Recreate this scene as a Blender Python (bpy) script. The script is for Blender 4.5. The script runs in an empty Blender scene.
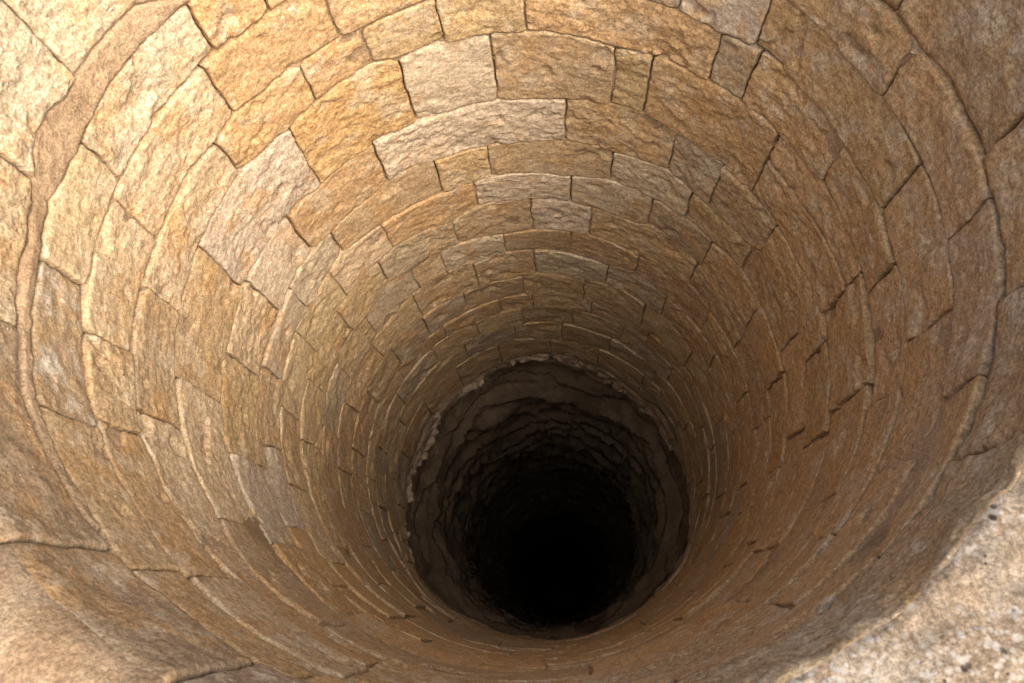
import bpy, math, random
import numpy as np
from mathutils import Matrix, Vector

random.seed(7)
rng = np.random.default_rng(7)
R = math.radians
col = bpy.context.scene.collection
sc = bpy.context.scene

# ------------------------------------------------------------------ camera
# The well axis is the world z axis, lining radius 1, z = 0 on top of the rim.
CAM_H = 0.95
F_PX, VX, VY = 691.7, 565.15, 610.0
cam_data = bpy.data.cameras.new('camera')
cam = bpy.data.objects.new('camera', cam_data)
col.objects.link(cam)
sc.camera = cam
D = np.array([VX - 512, VY - 341.5, F_PX]); D /= np.linalg.norm(D)
e1 = np.array([1., 0, 0]); e1 -= D * (e1 @ D); e1 /= np.linalg.norm(e1)
M = np.array([e1, np.cross(D, e1), D])
S = np.diag([1., -1., -1.])
Rb = S @ M @ S
mw = Matrix([list(Rb[i]) + [v] for i, v in enumerate((0.128, -0.8395, CAM_H))] + [[0, 0, 0, 1]])
cam.matrix_world = mw
cam_data.sensor_width = 36.0
cam_data.lens = 36.0 * F_PX / 1024
cam_data.clip_start = 0.02
cam_data.clip_end = 500
cam_data.dof.use_dof = True
cam_data.dof.focus_distance = 2.6
cam_data.dof.aperture_fstop = 8.0

# ------------------------------------------------------------------ light
SUN_EL, SUN_AZ = R(54), R(-45)        # azimuth measured from +x towards +y
world = bpy.data.worlds.new('World')
sc.world = world
world.use_nodes = True
wn, wl = world.node_tree.nodes, world.node_tree.links
bg = wn['Background']
sky = wn.new('ShaderNodeTexSky')
sky.sky_type = 'NISHITA'
sky.sun_disc = False
sky.sun_elevation = SUN_EL
sky.sun_rotation = math.pi / 2 - SUN_AZ
sky.air_density = 1.0
sky.dust_density = 10.0
sky.ozone_density = 0.4
wl.new(sky.outputs[0], bg.inputs[0])
bg.inputs[1].default_value = 0.145
sun_d = bpy.data.lights.new('sun', 'SUN')
sun_d.energy = 1.5
sun_d.angle = R(100)
sun_d.color = (1.0, 0.96, 0.80)
sun = bpy.data.objects.new('sun', sun_d)
col.objects.link(sun)
sd = Vector((math.cos(SUN_EL) * math.cos(SUN_AZ), math.cos(SUN_EL) * math.sin(SUN_AZ), math.sin(SUN_EL)))
sun.rotation_euler = sd.to_track_quat('Z', 'Y').to_euler()
sc.view_settings.view_transform = 'Standard'
sc.view_settings.look = 'None'
sc.view_settings.exposure = 1.45
sc.view_settings.gamma = 1.0
sc.cycles.max_bounces = 10
sc.cycles.diffuse_bounces = 8


# ------------------------------------------------------------------ noise in numpy
_perm = rng.permutation(512)
_perm = np.concatenate([_perm, _perm, _perm])
_g = rng.normal(size=(512, 3)); _g /= np.linalg.norm(_g, axis=1)[:, None]


def noise3(p):
    i = np.floor(p).astype(int); f = p - i
    u = f * f * f * (f * (f * 6 - 15) + 10)
    i &= 511
    out = 0
    for dx in (0, 1):
        for dy in (0, 1):
            for dz in (0, 1):
                h = _perm[_perm[_perm[(i[:, 0] + dx) & 511] + ((i[:, 1] + dy) & 511)] + ((i[:, 2] + dz) & 511)]
                g = _g[h]
                d = (f - (dx, dy, dz))
                w = np.where(dx, u[:, 0], 1 - u[:, 0]) * np.where(dy, u[:, 1], 1 - u[:, 1]) * np.where(dz, u[:, 2], 1 - u[:, 2])
                out = out + w * (g * d).sum(1)
    return out * 1.4


def fbm(p, octv=4, gain=0.5, ridged=False):
    s, a, out = 1.0, 1.0, 0
    for k in range(octv):
        n = noise3(p * s + k * 17.3)
        if ridged:
            n = 0.6 - np.abs(n) * 1.6
        out = out + a * n
        s *= 2.03; a *= gain
    return out


def smooth(x, a, b):
    t = np.clip((x - a) / (b - a), 0, 1)
    return t * t * (3 - 2 * t)


# ------------------------------------------------------------------ materials
def new_mat(name):
    m = bpy.data.materials.new(name)
    m.use_nodes = True
    nt = m.node_tree
    b = nt.nodes['Principled BSDF']
    b.inputs['Roughness'].default_value = 0.92
    b.inputs['Specular IOR Level'].default_value = 0.18
    return m, nt, b


class NT:
    def __init__(s, nt):
        s.nt = nt
        s.pos = nt.nodes.new('ShaderNodeNewGeometry').outputs['Position']

    def link(s, a, b): s.nt.links.new(a, b)

    def scaled(s, v, loc=(0, 0, 0)):
        n = s.nt.nodes.new('ShaderNodeMapping'); n.inputs['Scale'].default_value = v
        n.inputs['Location'].default_value = loc
        s.link(s.pos, n.inputs['Vector']); return n.outputs[0]

    def noise(s, scale, detail=5, rough=0.55, vec=None, dist=0.0, typ=None):
        n = s.nt.nodes.new('ShaderNodeTexNoise')
        if typ: n.noise_type = typ
        n.inputs['Scale'].default_value = scale; n.inputs['Detail'].default_value = detail
        n.inputs['Roughness'].default_value = rough; n.inputs['Distortion'].default_value = dist
        s.link(vec or s.pos, n.inputs['Vector']); return n.outputs[0]

    def voro(s, scale, vec=None, feature='F1', out='Distance', rnd=1.0, flat=False):
        n = s.nt.nodes.new('ShaderNodeTexVoronoi'); n.feature = feature
        if flat: n.voronoi_dimensions = '2D'
        n.inputs['Scale'].default_value = scale; n.inputs['Randomness'].default_value = rnd
        s.link(vec or s.pos, n.inputs['Vector']); return n.outputs[out]

    def ramp(s, fac, a, b, lo=0.0, hi=1.0):
        n = s.nt.nodes.new('ShaderNodeMapRange'); n.interpolation_type = 'SMOOTHSTEP'
        n.inputs['From Min'].default_value = a; n.inputs['From Max'].default_value = b
        n.inputs['To Min'].default_value = lo; n.inputs['To Max'].default_value = hi
        s.link(fac, n.inputs['Value']); return n.outputs[0]

    def math(s, op, a, b):
        n = s.nt.nodes.new('ShaderNodeMath'); n.operation = op
        for k, v in enumerate((a, b)):
            if isinstance(v, (int, float)): n.inputs[k].default_value = v
            else: s.link(v, n.inputs[k])
        return n.outputs[0]

    def mix(s, fac, a, b, mode='MIX'):
        n = s.nt.nodes.new('ShaderNodeMix'); n.data_type = 'RGBA'; n.blend_type = mode
        if isinstance(fac, (int, float)): n.inputs['Factor'].default_value = fac
        else: s.link(fac, n.inputs['Factor'])
        for k, v in (('A', a), ('B', b)):
            sock = [i for i in n.inputs if i.name == k and i.type == 'RGBA'][0]
            if isinstance(v, tuple): sock.default_value = (*v, 1)
            else: s.link(v, sock)
        return [o for o in n.outputs if o.type == 'RGBA'][0]

    def bump(s, h, strength, dist, prev=None):
        n = s.nt.nodes.new('ShaderNodeBump')
        n.inputs['Strength'].default_value = strength; n.inputs['Distance'].default_value = dist
        s.link(h, n.inputs['Height'])
        if prev: s.link(prev, n.inputs['Normal'])
        return n.outputs[0]


def stone_material():
    m, nt, b = new_mat('limestone'); t = NT(nt)
    oi = nt.nodes.new('ShaderNodeObjectInfo'); oc = oi.outputs['Color']; al = oi.outputs['Alpha']
    # weathering patches: whitish bloom, ochre stain, brown film
    c = oc
    # every block is cut from another bed: shift the pattern by a random amount per block
    cx = nt.nodes.new('ShaderNodeCombineXYZ')
    for k in range(3): nt.links.new(t.math('MULTIPLY', oi.outputs['Random'], 37.0 + 11 * k), cx.inputs[k])
    va = nt.nodes.new('ShaderNodeVectorMath'); va.operation = 'ADD'
    nt.links.new(t.pos, va.inputs[0]); nt.links.new(cx.outputs[0], va.inputs[1])
    bp = va.outputs[0]
    wob = t.noise(5.0, 6, 0.7, bp, 0.3)
    c = t.mix(t.ramp(wob, 0.50, 0.62, 0, 0.6), c, (0.40, 0.25, 0.12))
    pale = t.noise(8.5, 8, 0.75, bp)
    c = t.mix(t.ramp(pale, 0.50, 0.60, 0, 0.55), c, (0.45, 0.385, 0.305))
    brown = t.noise(4.2, 8, 0.75, t.scaled((1, 1, 1), (14, 3, 7)))
    c = t.mix(t.ramp(brown, 0.54, 0.72, 0, 0.6), c, (0.25, 0.17, 0.10))
    grain = t.noise(70, 6, 0.7)
    c = t.mix(0.75, c, t.mix(t.ramp(grain, 0.34, 0.66), (0.66, 0.59, 0.53), (1.26, 1.25, 1.23)), 'MULTIPLY')
    g2 = t.noise(190, 4, 0.7)
    c = t.mix(0.8, c, t.mix(t.ramp(g2, 0.36, 0.64), (0.64, 0.60, 0.53), (1.20, 1.22, 1.17)), 'MULTIPLY')
    pore = t.math('MULTIPLY', t.math('SUBTRACT', 1.0, t.ramp(t.voro(75, bp), 0.05, 0.20)), t.ramp(t.noise(7, 4, 0.6, bp), 0.46, 0.56))
    c = t.mix(t.math('MULTIPLY', pore, 0.7), c, (0.12, 0.075, 0.045))
    streak = t.noise(26, 6, 0.7, t.scaled((1, 1, 2.6)))
    c = t.mix(0.6, c, t.mix(t.ramp(streak, 0.36, 0.60), (0.74, 0.69, 0.63), (1.12, 1.12, 1.11)), 'MULTIPLY')
    specks = t.ramp(t.voro(55), 0.03, 0.12)
    keep = t.ramp(t.noise(11, 3), 0.52, 0.60)
    c = t.mix(t.math('MULTIPLY', t.math('SUBTRACT', 1.0, specks), keep), c, (0.72, 0.66, 0.56))
    nt.links.new(c, b.inputs['Base Color'])
    tool = t.noise(34, 5, 0.6, dist=0.3)
    fine = t.noise(150, 6, 0.7)
    pits = t.ramp(t.voro(42), 0.0, 0.14)
    n = t.bump(tool, 0.6, 0.006)
    rid = t.noise(30, 4, 0.55, t.scaled((1, 1, 1.5)), 0.25, 'RIDGED_MULTIFRACTAL')
    rid2 = t.noise(62, 3, 0.6, t.scaled((1.2, 1, 1), (3, 3, 3)), 0.2, 'RIDGED_MULTIFRACTAL')
    n = t.bump(t.math('MULTIPLY', rid, al), 0.65, 0.005, n)
    n = t.bump(t.math('MULTIPLY', rid2, al), 0.8, 0.003, n)
    n = t.bump(fine, 0.5, 0.0025, n)
    n = t.bump(t.math('MULTIPLY', pits, t.ramp(t.noise(9, 2), 0.4, 0.6)), 0.3, 0.004, n)
    nt.links.new(n, b.inputs['Normal'])
    return m


def plain_material(name, c1, c2, c3, scale, bstr=0.8, bdist=0.008):
    m, nt, b = new_mat(name); t = NT(nt)
    c = t.mix(t.ramp(t.noise(scale, 7, 0.7), 0.38, 0.62), c1, c2)
    c = t.mix(t.ramp(t.noise(scale * 0.35, 6, 0.65, t.scaled((1, 1, 1), (3, 8, 1))), 0.5, 0.66), c, c3)
    c = t.mix(0.5, c, t.mix(t.ramp(t.noise(90, 6, 0.7), 0.3, 0.7), (0.6, 0.55, 0.5), (1.25, 1.24, 1.22)), 'MULTIPLY')
    c = t.mix(0.8, c, t.mix(t.ramp(t.noise(200, 4, 0.7), 0.36, 0.64), (0.64, 0.60, 0.56), (1.26, 1.25, 1.24)), 'MULTIPLY')
    nt.links.new(c, b.inputs['Base Color'])
    n = t.bump(t.noise(28, 7, 0.7), bstr, bdist)
    n = t.bump(t.noise(140, 6, 0.7), 0.6, 0.003, n)
    nt.links.new(n, b.inputs['Normal'])
    return m


def coping_material():
    m, nt, b = new_mat('lichen_spotted_limestone'); t = NT(nt)
    c = t.mix(t.ramp(t.noise(7, 7, 0.7), 0.38, 0.62), (0.31, 0.245, 0.18), (0.33, 0.285, 0.23))
    c = t.mix(t.ramp(t.noise(3, 6, 0.7, t.scaled((1, 1, 1), (3, 1, 9))), 0.50, 0.66), c, (0.24, 0.205, 0.175))
    c = t.mix(t.ramp(t.noise(14, 7, 0.7, t.scaled((1, 1, 1), (6, 1, 2))), 0.55, 0.70, 0, 0.7), c, (0.24, 0.15, 0.085))
    c = t.mix(0.4, c, t.mix(t.ramp(t.noise(90, 6, 0.7), 0.3, 0.7), (0.7, 0.66, 0.62), (1.2, 1.2, 1.2)), 'MULTIPLY')
    c = t.mix(0.85, c, t.mix(t.ramp(t.noise(170, 4, 0.75), 0.36, 0.64), (0.58, 0.55, 0.52), (1.30, 1.29, 1.28)), 'MULTIPLY')
    c = t.mix(0.7, c, t.mix(t.ramp(t.noise(35, 6, 0.75), 0.40, 0.58), (0.70, 0.66, 0.62), (1.12, 1.12, 1.12)), 'MULTIPLY')
    warp = t.noise(30, 3)
    keep = t.ramp(t.noise(6, 3, 0.6, t.scaled((1, 1, 1), (2, 2, 8))), 0.36, 0.50)
    for sc_, r0, r1, loc in ((38, 0.08, 0.27, (0, 0, 0)), (75, 0.10, 0.32, (7, 3, 1))):
        d = t.math('ADD', t.voro(sc_, t.scaled((1, 1, 1), loc), flat=True), t.math('MULTIPLY', t.math('SUBTRACT', warp, 0.5), 0.35))
        sp = t.math('MULTIPLY', t.math('SUBTRACT', 1.0, t.ramp(d, r0, r1)), keep)
        c = t.mix(t.math('MULTIPLY', sp, 0.62), c, (0.46, 0.44, 0.41))
    pd = t.math('ADD', t.voro(32, t.scaled((1, 1, 1), (5, 5, 5)), flat=True), t.math('MULTIPLY', t.math('SUBTRACT', warp, 0.5), 0.3))
    pit = t.math('MULTIPLY', t.math('SUBTRACT', 1.0, t.ramp(pd, 0.04, 0.14)), t.ramp(t.noise(5, 2, 0.5, t.scaled((1, 1, 1), (9, 9, 9))), 0.46, 0.52))
    c = t.mix(pit, c, (0.05, 0.035, 0.03))
    nt.links.new(c, b.inputs['Base Color'])
    n = t.bump(t.noise(20, 8, 0.75), 1.0, 0.030)
    n = t.bump(t.noise(120, 6, 0.75), 0.9, 0.004, n)
    n = t.bump(pit, -0.8, 0.006, n)
    nt.links.new(n, b.inputs['Normal'])
    return m


M_STONE = stone_material()
M_COPE = coping_material()
M_CRUMBLE = plain_material('crumbling_limestone', (0.44, 0.34, 0.22), (0.38, 0.26, 0.145), (0.56, 0.50, 0.42), 26, 1.0, 0.02)
M_RUBBLE = plain_material('broken_rock', (0.30, 0.22, 0.155), (0.38, 0.29, 0.21), (0.20, 0.14, 0.10), 12, 1.0, 0.014)
M_RIM_DIM = plain_material('dimmed_rim_limestone', (0.225, 0.155, 0.095), (0.27, 0.205, 0.14), (0.18, 0.12, 0.075), 11, 1.0, 0.012)  # left rim top: colour darkened to offset the sky light on the upward face
M_MORTAR = plain_material('lime_mortar', (0.31, 0.22, 0.135), (0.37, 0.27, 0.175), (0.24, 0.165, 0.10), 9, 1.0, 0.010)
M_LIP = plain_material('broken_mortar', (0.34, 0.265, 0.195), (0.43, 0.345, 0.265), (0.22, 0.16, 0.11), 9, 1.0, 0.012)
M_ROCK = plain_material('bedrock', (0.20, 0.145, 0.10), (0.26, 0.195, 0.14), (0.14, 0.10, 0.07), 5, 1.0, 0.014)
M_GROUND = plain_material('dry_earth', (0.30, 0.23, 0.16), (0.36, 0.28, 0.20), (0.22, 0.16, 0.11), 2)


# ------------------------------------------------------------------ mesh helpers
def make_mesh(name, verts, faces, mat, parent=None, center=None, flat_from=None):
    me = bpy.data.meshes.new(name)
    v = np.asarray(verts, float)
    c = np.zeros(3) if center is None else np.asarray(center)
    me.from_pydata((v - c).tolist(), [], faces)
    fl = np.ones(len(me.polygons), bool)
    if flat_from is not None: fl[flat_from:] = False
    me.polygons.foreach_set('use_smooth', fl)
    me.materials.append(mat)
    o = bpy.data.objects.new(name, me)
    o.location = c
    col.objects.link(o)
    if parent: o.parent = parent
    return o


def grid_faces(nu, nv, off=0, wrap=False, flip=False):
    i, j = np.meshgrid(np.arange(nu if wrap else nu - 1), np.arange(nv - 1), indexing='ij')
    i = i.ravel(); j = j.ravel(); i2 = (i + 1) % nu
    q = [i * nv + j, i2 * nv + j, i2 * nv + j + 1, i * nv + j + 1]
    if flip: q = q[::-1]
    return (np.stack(q, 1) + off).tolist()


def cyl(phi, r, Z):
    """phi from +y clockwise (towards +x), Z = depth below the camera."""
    return np.stack([r * np.sin(phi), r * np.cos(phi), CAM_H - Z], -1)


# ------------------------------------------------------------------ the courses
# bed joints as (angle in degrees, depth below the eye level): the joints wander, so each is a line of its own
BEDS = {
'x': [[-131.0,1.22],[-124.1,1.205],[-118.9,1.205],[-116.8,1.2],[-107.0,1.219],[-100.1,1.224],[-95.8,1.226],[-90.5,1.212],[-83.5,1.167],[-80.1,1.163],[-75.8,1.187],[-70.6,1.182],[-67.0,1.183],[-59.1,1.187]],
'y': [[-139.5,1.236],[-130.7,1.253],[-123.6,1.236],[-118.4,1.232],[-116.1,1.233],[-108.9,1.248],[-101.8,1.259],[-94.6,1.261],[-89.4,1.256],[-85.0,1.27],[-80.3,1.276],[-75.5,1.273],[-70.0,1.267],[-63.9,1.269],[-54.5,1.272],[61.5,1.27],[65.2,1.26],[70.3,1.274],[75.8,1.261],[82.0,1.258],[88.3,1.248],[92.5,1.25],[97.5,1.239],[106.2,1.242]],
'z': [[-135.4,1.425],[-130.2,1.442],[-124.9,1.429],[-116.7,1.43],[-102.9,1.424],[-98.2,1.419],[-92.3,1.42],[-85.1,1.432],[-80.8,1.434],[-76.4,1.439],[-69.6,1.435],[-63.6,1.436],[-54.4,1.436],[-44.7,1.448],[-39.8,1.439],[48.2,1.428],[56.2,1.428],[62.1,1.442],[69.4,1.441],[74.7,1.435],[81.2,1.435],[85.3,1.436],[93.4,1.433],[101.0,1.415]],
'a': [[-143.6,1.673],[-135.4,1.627],[-129.2,1.638],[-125.4,1.625],[-118.4,1.624],[-114.7,1.601],[-109.9,1.599],[-101.4,1.614],[-96.4,1.626],[-90.6,1.64],[-87.0,1.641],[-81.8,1.645],[-76.1,1.643],[-69.1,1.642],[-66.7,1.653],[-61.6,1.653],[-55.4,1.635],[-49.5,1.65],[-40.5,1.651],[-29.7,1.649],[-21.7,1.644],[-15.2,1.634],[26.2,1.626],[32.9,1.628],[38.9,1.64],[45.8,1.622],[49.1,1.619],[56.2,1.636],[62.6,1.643],[68.6,1.655],[73.7,1.656],[81.2,1.647],[87.3,1.66],[93.7,1.65],[101.4,1.647]],
'b': [[-150.2,1.85],[-144.0,1.819],[-137.9,1.801],[-129.7,1.838],[-125.6,1.864],[-119.8,1.849],[-116.7,1.839],[-111.1,1.829],[-106.2,1.825],[-101.6,1.829],[-95.3,1.822],[-89.2,1.829],[-83.4,1.83],[-76.9,1.824],[-68.0,1.82],[-62.6,1.812],[-57.5,1.83],[-48.9,1.838],[-40.8,1.815],[-28.2,1.806],[-23.6,1.822],[-14.2,1.819],[-7.8,1.809],[-0.3,1.814],[6.2,1.812],[14.6,1.822],[20.6,1.841],[29.7,1.826],[37.2,1.837],[47.7,1.831],[53.3,1.83],[57.8,1.847],[65.5,1.843],[69.4,1.836],[78.6,1.852],[89.0,1.852],[95.1,1.856]],
'c': [[-117.5,2.132],[-109.6,2.118],[-101.7,2.118],[-90.5,2.135],[-86.5,2.146],[-78.3,2.138],[-71.7,2.15],[-65.3,2.154],[-59.1,2.157],[-49.7,2.169],[-44.1,2.159],[-34.6,2.156],[-23.0,2.156],[-15.3,2.155],[-8.4,2.141],[-1.5,2.156],[9.6,2.148],[19.6,2.131],[27.5,2.119],[35.9,2.144],[42.4,2.162],[48.9,2.164],[64.4,2.183],[72.4,2.189],[83.5,2.166],[93.2,2.165],[103.8,2.153]],
'd': [[-77.0,2.447],[-69.4,2.413],[-58.7,2.42],[-52.5,2.435],[-38.0,2.427],[-29.9,2.392],[-21.5,2.414],[-8.9,2.418],[-2.8,2.42],[9.5,2.398],[21.8,2.41],[35.6,2.379],[42.9,2.421],[51.5,2.454],[61.3,2.432],[65.5,2.396],[68.7,2.421],[81.0,2.396]],
'e': [[-74.5,2.624],[-65.4,2.647],[-52.6,2.604],[-39.6,2.638],[-33.6,2.646],[-22.0,2.649],[-13.0,2.643],[-3.7,2.626],[10.0,2.647],[12.6,2.638],[22.5,2.612],[33.5,2.62],[43.0,2.627],[54.5,2.628],[62.7,2.605],[71.1,2.629]],
'f': [[-71.8,2.893],[-56.4,2.872],[-45.7,2.876],[-39.1,2.859],[-22.3,2.915],[-14.5,2.857],[-4.6,2.853],[11.4,2.856],[17.0,2.869],[29.5,2.887],[35.1,2.823],[50.3,2.869]],
'g': [[-56.9,3.152],[-46.2,3.058],[-38.2,3.141],[-20.6,3.135],[-7.5,3.165],[9.4,3.126],[24.5,3.133],[33.6,3.159],[51.4,3.081]],
'h': [[-58.2,3.405],[-48.3,3.394],[-37.5,3.358],[-28.3,3.359],[-18.3,3.386],[-6.8,3.365],[5.2,3.362],[22.9,3.406],[33.8,3.337]],
'i': [[-41.7,3.66],[-25.1,3.673],[-8.1,3.666],[1.5,3.632],[12.6,3.663],[28.9,3.608],[43.6,3.634]],
'j': [[-8.8,3.928],[9.9,3.93],[22.0,3.952],[35.7,3.951]],
'k': [[-9.6,4.124],[4.2,4.134]],
'l': [[-10.7,4.388],[13.0,4.379]],
'm': [[-11.8,4.642],[-0.2,4.711]],
}
BEDS['n'] = [[-96, 4.91], [-83, 5.0], [-72, 5.06], [-61, 5.03], [-51, 5.07], [-36, 5.13], [-26, 5.08], [-12, 5.03], [3, 5.0], [17, 5.0], [34, 5.07], [48, 5.13]]
MID = [[56, 1.98], [61, 1.98], [68, 1.99], [78, 1.97], [86, 1.96]]
RAG = [[-157, 4.46], [-142, 4.40], [-123, 4.57], [-109, 4.78], [-98, 5.11], [-90, 5.17], [-78, 5.32], [-66, 5.44], [-60, 5.32],
       [-50, 5.33], [-40, 5.36], [-27, 5.2], [-12, 5.09], [3, 5.06], [12, 5.16], [24, 5.25], [31, 5.30], [49, 5.40], [70, 5.30], [107, 4.72], [124, 4.45], [170, 4.28]]
DEF = dict(y=1.25, z=1.43, a=1.635, b=1.835, c=2.145, d=2.415, e=2.63, f=2.87, g=3.13, h=3.375, i=3.655, j=3.94,
           k=4.13, l=4.385, m=4.67, n=4.91)


def curve(name):
    """a function phi(rad) -> depth, periodic, unknown stretches eased back to the mean level"""
    pts = [tuple(p) for p in (name if isinstance(name, list) else BEDS[name])]
    if isinstance(name, str) and name in DEF:
        lo, hi = pts[0][0], pts[-1][0]
        rs = np.random.default_rng(ord(name))
        a = hi + 10
        while a < lo + 360 - 8:
            pts.append((a, DEF[name] + rs.normal() * 0.008)); a += 12
    pts = sorted(((p[0] + 180) % 360 - 180, p[1]) for p in pts)
    x = np.radians([p[0] for p in pts]); y = np.array([p[1] for p in pts])
    return lambda ph: np.interp((ph + np.pi) % (2 * np.pi) - np.pi, x, y, period=2 * np.pi)


rag = curve(RAG)
order = 'yzabcdefghijklmn'
bed = {n: curve(n) for n in order}


def clamp(f, g, m):
    return lambda ph: np.minimum(f(ph), g(ph) - m)


for n_, m_ in (('j', .5), ('k', .38), ('l', .26), ('m', .17), ('n', .10)):
    bed[n_] = clamp(bed[n_], rag, m_ if n_ != 'n' else 0.05)

# vertical joints of each course in degrees, as they stand in the wall
JOINTS = {
    'y': [-161, -140, -117.5, -97, -78.8, -52.7, -41.4, -20, 4, 26, 48, 70, 94, 116, 139, 162],
    'z': [-163, -140.8, -116, -103, -82, -56.2, -32.1, -8, 13, 31.2, 46.1, 81.5, 103.4, 123, 146, 171],
    'a': [-162, -133.6, -111.4, -90.4, -61.8, -41.2, -28.3, -13.5, 2.7, 39.7, 47.2, 68.6, 90.2, 110, 133, 158, 178],
    'b': [-151, -127, -102, -77.4, -48.7, -23.3, -4.5, 20.4, 27.8, 56.3, 86, 106, 124, 144.5, 169],
    'c': [-148.1, -130, -111.4, -91.1, -75, -58.9, -34.2, 10.3, 35.9, 48, 64.7, 91, 109, 131.7, 152, 176],
    'd': [-139.4, -124, -105, -88, -69, -52.4, -22, -8.7, 22.1, 43.1, 62.2, 84, 104, 128.4, 150, 177, -160],
    'e': [-150, -132, -112.3, -94, -75.2, -58, -40.1, -13.6, 11.8, 33.8, 52, 71.5, 88.6, 110, 133, 155, 178],
    'f': [-126.7, -98.5, -82.6, -63, -45.7, -22, 0.8, 17.5, 50.4, 72, 95, 117, 140, 162, -175, -150],
    'g': [-162, -137, -107.6, -91, -73.2, -57.2, -38, -28, -8.3, 12, 33.4, 60, 84, 108, 130, 153, 176],
    'h': [-170, -146, -123, -100, -80, -60, -41, -19.2, 0.5, 24.3, 45, 68, 90, 114, 137, 161],
    'i': [-153, -131, -110, -91, -72, -56, -41.3, -25.1, -4, 17, 39, 60, 83, 106, 128, 150, 172],
    'j': [-164, -140, -118, -97, -78, -58, -36, -13.4, -1.6, 20, 43, 66, 88, 111, 134, 158, 179],
    'k': [-152, -128, -105, -84, -64, -43, -24, -6, 13, 33, 56, 79, 102, 126, 149, 172],
    'l': [-161, -137, -113, -91, -70, -51, -31, -10, 9, 29, 50, 73, 95, 118, 141, 165],
    'm': [-150, -124, -100, -79, -57, -38, -18, 4, 25, 46, 69, 92, 116, 140, 166],
}

well = bpy.data.objects.new('stone_well', None)
col.objects.link(well)
well['label'] = 'deep round well shaft lined with rings of rough tan limestone blocks, black at the bottom'
well['category'] = 'well'

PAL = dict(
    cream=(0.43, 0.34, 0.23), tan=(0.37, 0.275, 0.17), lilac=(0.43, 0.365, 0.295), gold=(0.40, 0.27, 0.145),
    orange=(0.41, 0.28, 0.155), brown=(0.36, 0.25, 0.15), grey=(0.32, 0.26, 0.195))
# stones whose own colour stands out: (course, angle inside the stone, colour)
SPECIAL = [('y', -65, 'lilac'), ('y', -45, 'gold'), ('y', -88, 'cream'), ('y', -107, 'cream'), ('z', -45, 'gold'),
           ('z', -20, 'tan'), ('z', -70, 'cream'), ('z', -92, 'cream'), ('a', -50, 'gold'), ('a', -35, 'gold'),
           ('a', -20, 'tan'), ('a', -75, 'cream'), ('a', -5, 'tan'), ('a', 20, 'gold'), ('a', 43, 'grey'),
           ('a', 58, 'gold'), ('b', -35, 'gold'), ('b', -14, 'lilac'), ('b', 8, 'tan'), ('b', 24, 'tan'),
           ('b', 40, 'gold'), ('b', -62, 'lilac'), ('b', -90, 'tan'), ('c', -12, 'lilac'), ('c', 23, 'tan'),
           ('c', 42, 'grey'), ('c', 56, 'tan'), ('c', -46, 'gold'), ('c', -67, 'lilac'), ('c', 78, 'orange'),
           ('d', -37, 'tan'), ('d', -15, 'tan'), ('d', 7, 'tan'), ('d', 32, 'lilac'), ('d', 52, 'tan'),
           ('d', -60, 'lilac'), ('e', -27, 'gold'), ('e', 0, 'lilac'), ('e', 22, 'lilac'), ('f', 9, 'lilac'),
           ('f', 34, 'tan'), ('g', -18, 'lilac'), ('h', 12, 'lilac'), ('i', -15, 'tan'), ('z', 64, 'orange'),
           ('z', 92, 'orange'), ('y', 82, 'orange'), ('g', -48, 'grey'), ('g', -33, 'tan')]


def pick_colour(course, pa, pb, Z):
    mid = (pa + pb) / 2
    for c, a, nme in SPECIAL:
        if c == course and pa < a < pb:
            base = PAL[nme]
            break
    else:
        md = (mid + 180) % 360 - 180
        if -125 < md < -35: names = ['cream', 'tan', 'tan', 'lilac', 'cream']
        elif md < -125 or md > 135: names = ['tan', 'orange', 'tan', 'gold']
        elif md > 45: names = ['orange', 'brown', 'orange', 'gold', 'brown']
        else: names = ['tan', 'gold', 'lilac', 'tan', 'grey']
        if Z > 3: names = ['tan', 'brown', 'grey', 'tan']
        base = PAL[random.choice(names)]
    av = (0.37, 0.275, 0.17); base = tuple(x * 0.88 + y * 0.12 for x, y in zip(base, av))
    k = random.uniform(0.92, 1.07)
    return (base[0] * k, base[1] * k, base[2] * k * random.uniform(.94, 1.06), 1.4)


def axis_samples(L, step, edge=(0, .003, .008, .015)):
    e = [x for x in edge if x < L * 0.3]
    inner = np.linspace(e[-1], L - e[-1], max(3, int((L - 2 * e[-1]) / step) + 1))
    return np.unique(np.concatenate([e, inner, [L - x for x in e]]))


def stone_relief(P, seed):
    """hand-dressed face, metres towards the axis"""
    q = P + seed * 3.1
    big = fbm(q * 6, 2) * 0.008
    mid = fbm(q * (22, 22, 30), 3, 0.55) * 0.0048
    strokes = fbm(q * 38 + fbm(q * 9, 2)[:, None] * 1.6, 2, 0.5, True) * 0.0028
    return big + mid + strokes


TRI = 0


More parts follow.
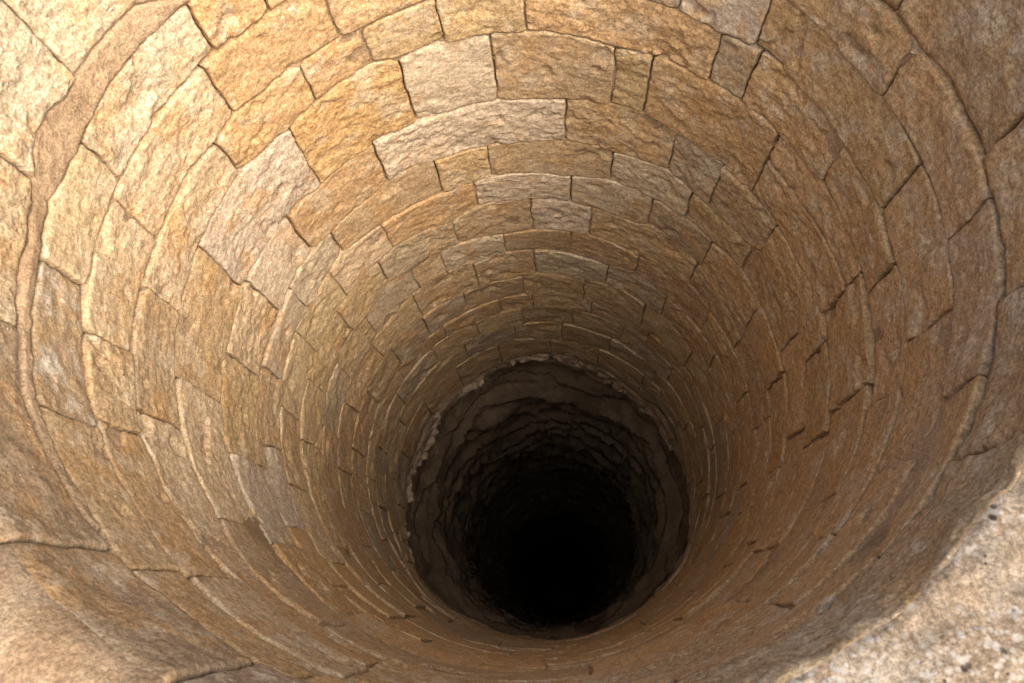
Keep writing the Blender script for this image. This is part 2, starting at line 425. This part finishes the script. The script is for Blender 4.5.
def build_stone(course, da, db, top, bot, tid, bid, cope=False):
    """one block between two vertical joints (degrees) and two bed joints (functions of phi)"""
    global TRI
    pa, pb = R(da), R(db)
    pm = (pa + pb) / 2
    H = float(bot(pm) - top(pm)); L = pb - pa
    Zm = float(bot(pm) + top(pm)) / 2
    if H < 0.05: return None
    step = 0.0085 if Zm < 2.5 else 0.011 if Zm < 3.6 else 0.015
    if abs((math.degrees(pm) + 180) % 360 - 180) > 140: step *= 1.7
    us = axis_samples(L, step); vs = axis_samples(H, step)
    U, V = np.meshgrid(us, vs, indexing='ij')
    U, V = U.ravel(), V.ravel()
    g = [0.0022 + 0.0030 * random.random() ** 2 for _ in range(4)]
    phi = pa + U
    s_i = len(well.children) + random.random()
    # wandering joint lines: the same noise on both sides of a joint
    zt = top(phi) + 0.006 * noise3(np.stack([phi * 9, phi * 0 + tid * 5.7, phi * 0], 1)) + 0.0025 * noise3(np.stack([phi * 45, phi * 0 + tid * 5.7, phi * 0], 1))
    zb = bot(phi) + 0.006 * noise3(np.stack([phi * 9, phi * 0 + bid * 5.7, phi * 0], 1)) + 0.0025 * noise3(np.stack([phi * 45, phi * 0 + bid * 5.7, phi * 0], 1))
    eu = np.minimum(U, L - U)
    corner = 0.013 * np.exp(-eu / 0.011)
    zt = zt + g[0] + corner * random.uniform(.3, 1); zb = zb - g[1] - corner * random.uniform(.3, 1)
    v = V / H
    Z = zt * (1 - v) + zb * v
    wa = 0.008 * noise3(np.stack([Z * 11, Z * 0 + round(da * 3) * 1.37, Z * 0 + 3], 1)) + .0025 * noise3(np.stack([Z * 50, Z * 0 + round(da * 3) * 1.37, Z * 0 + 3], 1))
    wb = 0.008 * noise3(np.stack([Z * 11, Z * 0 + round(db % 360 * 3 if False else db * 3) * 1.37, Z * 0 + 3], 1)) + .0025 * noise3(np.stack([Z * 50, Z * 0 + round(db * 3) * 1.37, Z * 0 + 3], 1))
    u = U / L
    phi = phi + (wa + g[2]) * (1 - u) ** 4 + (wb - g[3]) * u ** 4
    # face
    base = cyl(phi, 1.0, Z)
    e = np.minimum(np.minimum(U, L - U), np.minimum(V * 0.85, (H - V)))
    chip = np.clip(fbm(base * 17 + s_i, 2), 0, 1) ** 1.5 * 0.03
    er = np.clip(1 - e / (0.0055 + chip + 0.004 * fbm(base * 55 + s_i, 2)).clip(.002), 0, 1)
    edge = -(0.0042 - 0.0015 * smooth(Z, 2.4, 3.2)) * er ** 2.2
    tilt_v = random.gauss(0, 0.0035); tilt_u = random.gauss(0, 0.003)
    off = random.gauss(0.0, 0.0022)
    md = abs((math.degrees(pm) + 8 + 180) % 360 - 180)
    rough = random.uniform(0.6, 1.3) * (1 - 0.62 * float(smooth(md, 95, 130)))
    d = off + edge + tilt_v * (v - .5) * 2 + tilt_u * (u - .5) * 2 + stone_relief(base, s_i) * rough *  (0.75 + 0.25 * smooth(e, 0, .02))
    # flaked hollows
    fl = fbm(base * 7 + s_i * 1.7, 3)
    d -= 0.010 * smooth(fl, 0.42, 0.50)
    r = 1.0 - d
    P = cyl(phi, r, Z)
    nu, nv = len(us), len(vs)
    faces = grid_faces(nu, nv, 0, False, False)
    nf = len(faces)
    # sides and back
    idx = np.arange(nu * nv).reshape(nu, nv)
    loop = np.concatenate([idx[:, 0], idx[-1, 1:], idx[-2::-1, -1], idx[0, -2:0:-1]])
    back = cyl(phi[loop], 1.14, Z[loop])
    n0 = len(P)
    P = np.concatenate([P, back])
    n = len(loop)
    for k in range(n):
        k2 = (k + 1) % n
        faces.append([int(loop[k]), n0 + k, n0 + k2, int(loop[k2])])
    faces.append([n0 + k for k in range(n)][::-1])
    o = make_mesh('stone', P, faces, M_CRUMBLE if course == 'y' and da == -117.5 else M_STONE, well, cyl(np.array([pm]), 1.0, np.array([Zm]))[0], nf)
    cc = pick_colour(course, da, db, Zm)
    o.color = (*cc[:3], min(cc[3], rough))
    TRI += nf * 2
    return o


for ci in range(len(order) - 1):
    c, nx = order[ci], order[ci + 1]
    js = sorted(JOINTS[c])
    for k, a in enumerate(js):
        b_ = js[k + 1] if k + 1 < len(js) else js[0] + 360
        if c == 'b' and 56 < a < 57:
            md = curve(MID)
            build_stone(c, a, b_, bed[c], md, ci, 40)
            build_stone(c, a, b_, md, bed[nx], 40, ci + 1)
        else:
            build_stone(c, a, b_, bed[c], bed[nx], ci, ci + 1)
nstones = len(well.children)

# ------------------------------------------------------------------ top ring: coping blocks with a rounded brow
xk = {p[0]: p[1] for p in BEDS['x']}
xpts = [p for p in BEDS['x']]
ypts = curve('y')
X_LOW = np.radians([-150, -142] + [p[0] for p in xpts] + [-54, -40])
X_VAL = np.array([0, 0] + [p[1] for p in xpts] + [1.25, 1.25])


def cope_bottom(ph):
    w = (ph + np.pi) % (2 * np.pi) - np.pi
    yv = ypts(ph)
    xv = np.interp(w, X_LOW[2:], X_VAL[2:])
    k = smooth(w, R(-140), R(-130)) * (1 - smooth(w, R(-50), R(-42)))
    return yv * (1 - k) + np.minimum(xv, yv - 0.004) * k


CJ = [-157, -137.6, -108, -88, -72.8, -55.7, -36, -14, 9, 33, 64.8, 88.7, 107.2, 127, 174]
RIMZ = 0.945
for k, a in enumerate(CJ):
    b_ = CJ[k + 1] if k + 1 < len(CJ) else CJ[0] + 360
    pa, pb = R(a), R(b_)
    L = pb - pa; pm = (pa + pb) / 2
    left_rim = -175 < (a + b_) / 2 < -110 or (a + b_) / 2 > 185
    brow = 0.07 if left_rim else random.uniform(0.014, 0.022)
    # profile: s runs up the face, over the brow, out along the top
    prof = []
    for t_ in np.linspace(0, 1, 22): prof.append((0.0, t_))                     # face, t_ = 0 bottom .. 1 below brow
    for q in np.linspace(0.12, 1, 9): prof.append((1.0 + q, 0))                 # brow arc
    for q in list(np.arange(0.012, 0.26, 0.012)) + [.28, .31, .35, .39, .43]: prof.append((3.0, q))
    us = axis_samples(L, 0.012)
    nu, nv = len(us), len(prof)
    phi = np.repeat(pa + us, nv); U = np.repeat(us, nv)
    kind = np.tile([p[0] for p in prof], nu); tt = np.tile([p[1] for p in prof], nu)
    zb = cope_bottom(phi) - 0.003
    RZ = 0.928 + 0.062 * (1 - smooth(np.abs(phi - R(146)), R(22), R(40)))
    ztop = RZ + brow
    r = np.ones_like(phi); Z = np.zeros_like(phi); nr = np.zeros_like(phi); nz = np.zeros_like(phi)
    f = kind == 0
    Z[f] = zb[f] + (ztop[f] - zb[f]) * tt[f]; nr[f] = -1
    g_ = (kind >= 1) & (kind < 3)
    ang = (kind[g_] - 1) * np.pi / 2
    r[g_] = 1 + brow * (1 - np.cos(ang)); Z[g_] = ztop[g_] - brow * np.sin(ang); nr[g_] = -np.cos(ang); nz[g_] = -np.sin(ang)
    h_ = kind == 3
    r[h_] = 1 + brow + tt[h_]; Z[h_] = RZ[h_]; nz[h_] = -1
    eu = np.minimum(U, L - U)
    P0 = cyl(phi, r, Z)
    seed = k * 7.7
    r = r + fbm(cyl(phi, 1.0, phi * 0) * 5, 3) * 0.014 * smooth(-Z, -(RZ + brow + .05), -(RZ + .01))
    lr = 0.5 if left_rim else 1.0
    d = stone_relief(P0, seed) * 1.1 * lr + fbm(P0 * 5 + seed, 3) * 0.010 * lr + (kind == 3) * (fbm(P0 * 14 + seed, 4, .6) * 0.008) + np.abs(fbm(P0 * 9 + seed, 3)) * (-0.010) * lr * ((kind > 0) & (kind < 3))
    cl = np.clip(1 - eu / 0.008, 0, 1) ** 2.2 * 0.008
    evb = np.where(f, (zb - Z), 1)
    cl = np.maximum(cl, np.clip(1 - evb / 0.010, 0, 1) ** 2.2 * 0.006)
    d = d - cl + random.gauss(0, .003)
    r2 = r + nr * d; Z2 = Z + nz * d
    wob = 0.007 * noise3(np.stack([Z * 11, Z * 0 + a, r * 9], 1))
    phi2 = phi + 0.003 * (1 - 2 * U / L) + wob * (1 - U / L) ** 4
    P = cyl(phi2, r2, Z2)
    faces = grid_faces(nu, nv, 0, False, True)
    nf = len(faces)
    idx = np.arange(nu * nv).reshape(nu, nv)
    loop = np.concatenate([idx[:, 0], idx[-1, 1:], idx[-2::-1, -1], idx[0, -2:0:-1]])
    # close the block underneath and behind: sides drop to a bottom plate
    br = np.where(kind[loop] == 3, r2[loop], np.maximum(r2[loop], 1.05))
    bz = np.where(np.isin(loop, idx[:, 0]), Z2[loop], cope_bottom(phi2[loop]))
    back = cyl(phi2[loop], np.maximum(r2[loop] + .0, 1.0) + np.where(kind[loop] == 3, 0, 0.12), np.full(len(loop), 1.23))
    n0 = len(P); P = np.concatenate([P, back]); n = len(loop)
    for q in range(n):
        q2 = (q + 1) % n
        faces.append([int(loop[q2]), n0 + q2, n0 + q, int(loop[q])])
    o = make_mesh('coping_stone', P, faces, M_STONE, well, cyl(np.array([pm]), 1.0, np.array([1.1]))[0], nf)
    o.color = pick_colour('x', a, b_, 1.1)
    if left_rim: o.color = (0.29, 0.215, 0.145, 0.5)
    o.data.materials.append(M_RIM_DIM if left_rim else M_COPE)
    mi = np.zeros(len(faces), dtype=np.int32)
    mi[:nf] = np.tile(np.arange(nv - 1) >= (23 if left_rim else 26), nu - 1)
    o.data.polygons.foreach_set('material_index', mi)

# ------------------------------------------------------------------ mortar behind and between the stones
nu, nv = 900, 620
ph = np.linspace(-np.pi, np.pi, nu, endpoint=False)
tv = np.linspace(0, 1, nv)
PH, T = np.meshgrid(ph, tv, indexing='ij'); PH = PH.ravel(); T = T.ravel()
z0 = cope_bottom(PH) - 0.03
ZZ = z0 + T * (rag(PH) - 0.03 - z0)
Pb = cyl(PH, 1.0, ZZ)
rec = fbm(Pb * 4.0, 4, 0.6)
worn = np.maximum(smooth(np.abs(PH + 0.15), R(95), R(135)), 0.65 * smooth(ZZ, 2.3, 3.3))
dep = (0.011 - 0.004 * worn) + (0.022 - 0.016 * worn) * smooth(rec, -0.35 + 0.3 * worn, 0.10 + 0.5 * worn) + fbm(Pb * 45, 3) * 0.0025
# the wide mortar band under the coping on the left
xb = cope_bottom(PH)
band = smooth(ZZ, xb - .004, xb + .004) * (1 - smooth(ZZ, ypts(PH) - .004, ypts(PH) + .008)) * (ypts(PH) - xb > 0.015)
dep = dep + 0.035 * (1 - smooth(ZZ, xb - 0.02, xb - 0.004))
dep = dep * (1 - band) + band * (0.000 + fbm(Pb * 9, 2) * 0.006 + fbm(Pb * 32, 3) * 0.005)
mortar = make_mesh('mortar', cyl(PH, 1.0 + dep, ZZ), grid_faces(nu, nv, 0, True), M_MORTAR, well)

# ------------------------------------------------------------------ broken lower lip of the lining
nu, nv = 1100, 40
ph = np.linspace(-np.pi, np.pi, nu, endpoint=False)
sv = np.linspace(0, 1, nv)
PH, T = np.meshgrid(ph, sv, indexing='ij'); PH = PH.ravel(); T = T.ravel()
pn = np.stack([np.sin(PH) * 3, np.cos(PH) * 3, PH * 0], 1)
top_side = 1 - smooth(np.abs(PH + 0.5), R(70), R(110))
edge_n = rag(PH) + (fbm(pn * 1.1, 2) * 0.03 + fbm(pn * 3.2, 2, .6) * 0.07) * (0.35 + 0.65 * top_side) + fbm(pn * 11, 2) * 0.008
top_n = bed['n'](PH) + 0.004
face = np.clip(T / 0.72, 0, 1); und = np.clip((T - 0.72) / 0.28, 0, 1)
ZZ = top_n + (edge_n - top_n) * face - 0.05 * und
flare = smooth(face, 0.35, 1.0) * (0.5 + 0.5 * np.clip(fbm(pn * 2.2 + 5, 2) + .4, 0, 1)) * 0.022
rr = 1.0 + flare + 0.20 * und
Pb = cyl(PH, 1.0, ZZ)
rr = rr - fbm(Pb * (5, 5, 9), 4, .6) * 0.05 * (0.3 + face) * (0.4 + 0.6 * top_side) - fbm(Pb * 30, 3, .6, True) * 0.004
lip = make_mesh('broken_lip', cyl(PH, rr, ZZ), grid_faces(nu, nv, 0, True), M_LIP, well)
lip.data.materials.append(M_RUBBLE)
pd_ = np.degrees((ph + np.pi) % (2 * np.pi) - np.pi)
lip.data.polygons.foreach_set('material_index', np.repeat(((pd_ < -112) | (pd_ > 8)).astype(np.int32), nv - 1))

# slabs of broken lining and rock left sticking out just under the lip: (angle, depth, radius, width, height, thickness, pale)
SLABS = [(-6, 5.10, 1.005, .34, .05, .07, 1), (13, 5.17, 1.01, .30, .07, .08, 0), (21, 5.24, 1.02, .26, .06, .08, 0),
         (30, 5.32, 1.03, .30, .08, .08, 0), (39, 5.40, 1.03, .26, .09, .08, 0), (-20, 5.34, 1.07, .36, .07, .09, 0),
         (-3, 5.36, 1.08, .34, .06, .09, 0), (12, 5.46, 1.09, .38, .08, .09, 0), (27, 5.58, 1.09, .34, .07, .09, 0),
         (-34, 5.46, 1.08, .26, .06, .08, 0), (-68, 5.34, 1.03, .22, .13, .06, 1), (-56, 5.24, 1.03, .20, .09, .06, 1)]
for k, (a, z_, r_, w_, h_, th, pale_) in enumerate(SLABS):
    nu, nv = 42, 22
    uu = np.linspace(0, 2 * np.pi, nu, endpoint=False); vv = np.linspace(-1, 1, nv)
    UU, VV = np.meshgrid(uu, vv, indexing='ij'); UU = UU.ravel(); VV = VV.ravel()
    cr = np.sqrt(np.clip(1 - np.abs(VV) ** 3.5, 0, 1))
    sq = lambda t: np.sign(t) * np.abs(t) ** 0.6
    lx = sq(np.cos(UU)) * cr * h_ * 0.5; ly = sq(np.sin(UU)) * cr * th * 0.5; lt = VV * w_ * 0.5
    loc = np.stack([lx * 9, ly * 9, lt * 9], 1) + k * 5.1
    nz_ = fbm(loc, 3) * 0.25 + fbm(loc * 4, 2) * 0.08
    lx = lx * (1 + nz_) + 0.03 * np.sin(VV * 2.4 + k); ly = ly * (1 + nz_) + fbm(loc * .5, 2) * .02
    P = cyl(R(a) + lt / r_, r_ + th * 0.30 + ly, z_ + lx)
    f_ = [q for q in grid_faces(nu, nv, 0, True, True)]
    c0 = cyl(np.array([R(a)]), r_, np.array([z_]))[0]
    make_mesh('broken_slab', P, f_, M_LIP if pale_ else M_RUBBLE, well, c0)

# ------------------------------------------------------------------ bedrock shaft below the lining, and the ground above
nu, nv = 640, 560
ph = np.linspace(-np.pi, np.pi, nu, endpoint=False)
zl = 4.2 + (np.linspace(0, 1, nv) ** 1.8) * 40
PH, ZZ = np.meshgrid(ph, zl, indexing='ij'); PH = PH.ravel(); ZZ = ZZ.ravel()
Pb = cyl(PH, 1.0, ZZ)
warp = fbm(Pb * (1.1, 1.1, 0.6), 3, .55) * 0.55 + fbm(Pb * (5, 5, 1.5), 3, .55) * 0.06
zw = (ZZ + warp) / 0.42
fl_ = np.floor(zw); fr = zw - fl_
amp = 0.5 + 0.5 * np.sin(fl_ * 12.9898) 
saw = fr ** 1.3 * (0.05 + 0.12 * amp) * (1 - smooth(fr, 0.95, 1.0))
rr = 1.19 - saw - 0.05 * smooth(ZZ, 5.8, 6.6) - fbm(Pb * (2.5, 2.5, 5), 4, .55) * 0.035 - fbm(Pb * 22, 3, .6) * 0.008
rr = rr + 0.10 * (1 - smooth(ZZ, 4.3, 5.0)) 
rr = rr + 0.10 * (1 - smooth(ZZ, 5.25, 5.6))
zq = ZZ + 0.25 * fbm(cyl(PH, 1.2, 0 * ZZ), 2)
rr = rr - 0.10 * smooth(zq, 5.5, 6.35) * (1 - smooth(zq, 6.4, 6.5))
V_ = cyl(PH, rr, ZZ)
faces = grid_faces(nu, nv, 0, True)
faces.append([i * nv + nv - 1 for i in range(nu)])
rock = make_mesh('bedrock', V_, faces, M_ROCK)
rock['kind'] = 'structure'

nu = 96
rad = np.array([1.18, 1.30, 1.42, 1.5, 1.7, 2.2, 3, 5, 9, 20, 60, 160, 400])
ph = np.linspace(-np.pi, np.pi, nu, endpoint=False)
PH, RR = np.meshgrid(ph, rad, indexing='ij'); PH = PH.ravel(); RR = RR.ravel()
P = cyl(PH, RR, np.where(RR < 1.45, 1.26, 1.06))
P[:, 2] += np.where(RR > 1.6, fbm(P * .7, 3) * 0.03, 0)
ground = make_mesh('ground', P, grid_faces(nu, len(rad), 0, True), M_GROUND)
ground['kind'] = 'structure'

bpy.context.view_layer.update()
print('stones', nstones, 'tris', sum(len(o.data.polygons) * 2 for o in col.objects if o.type == 'MESH'))
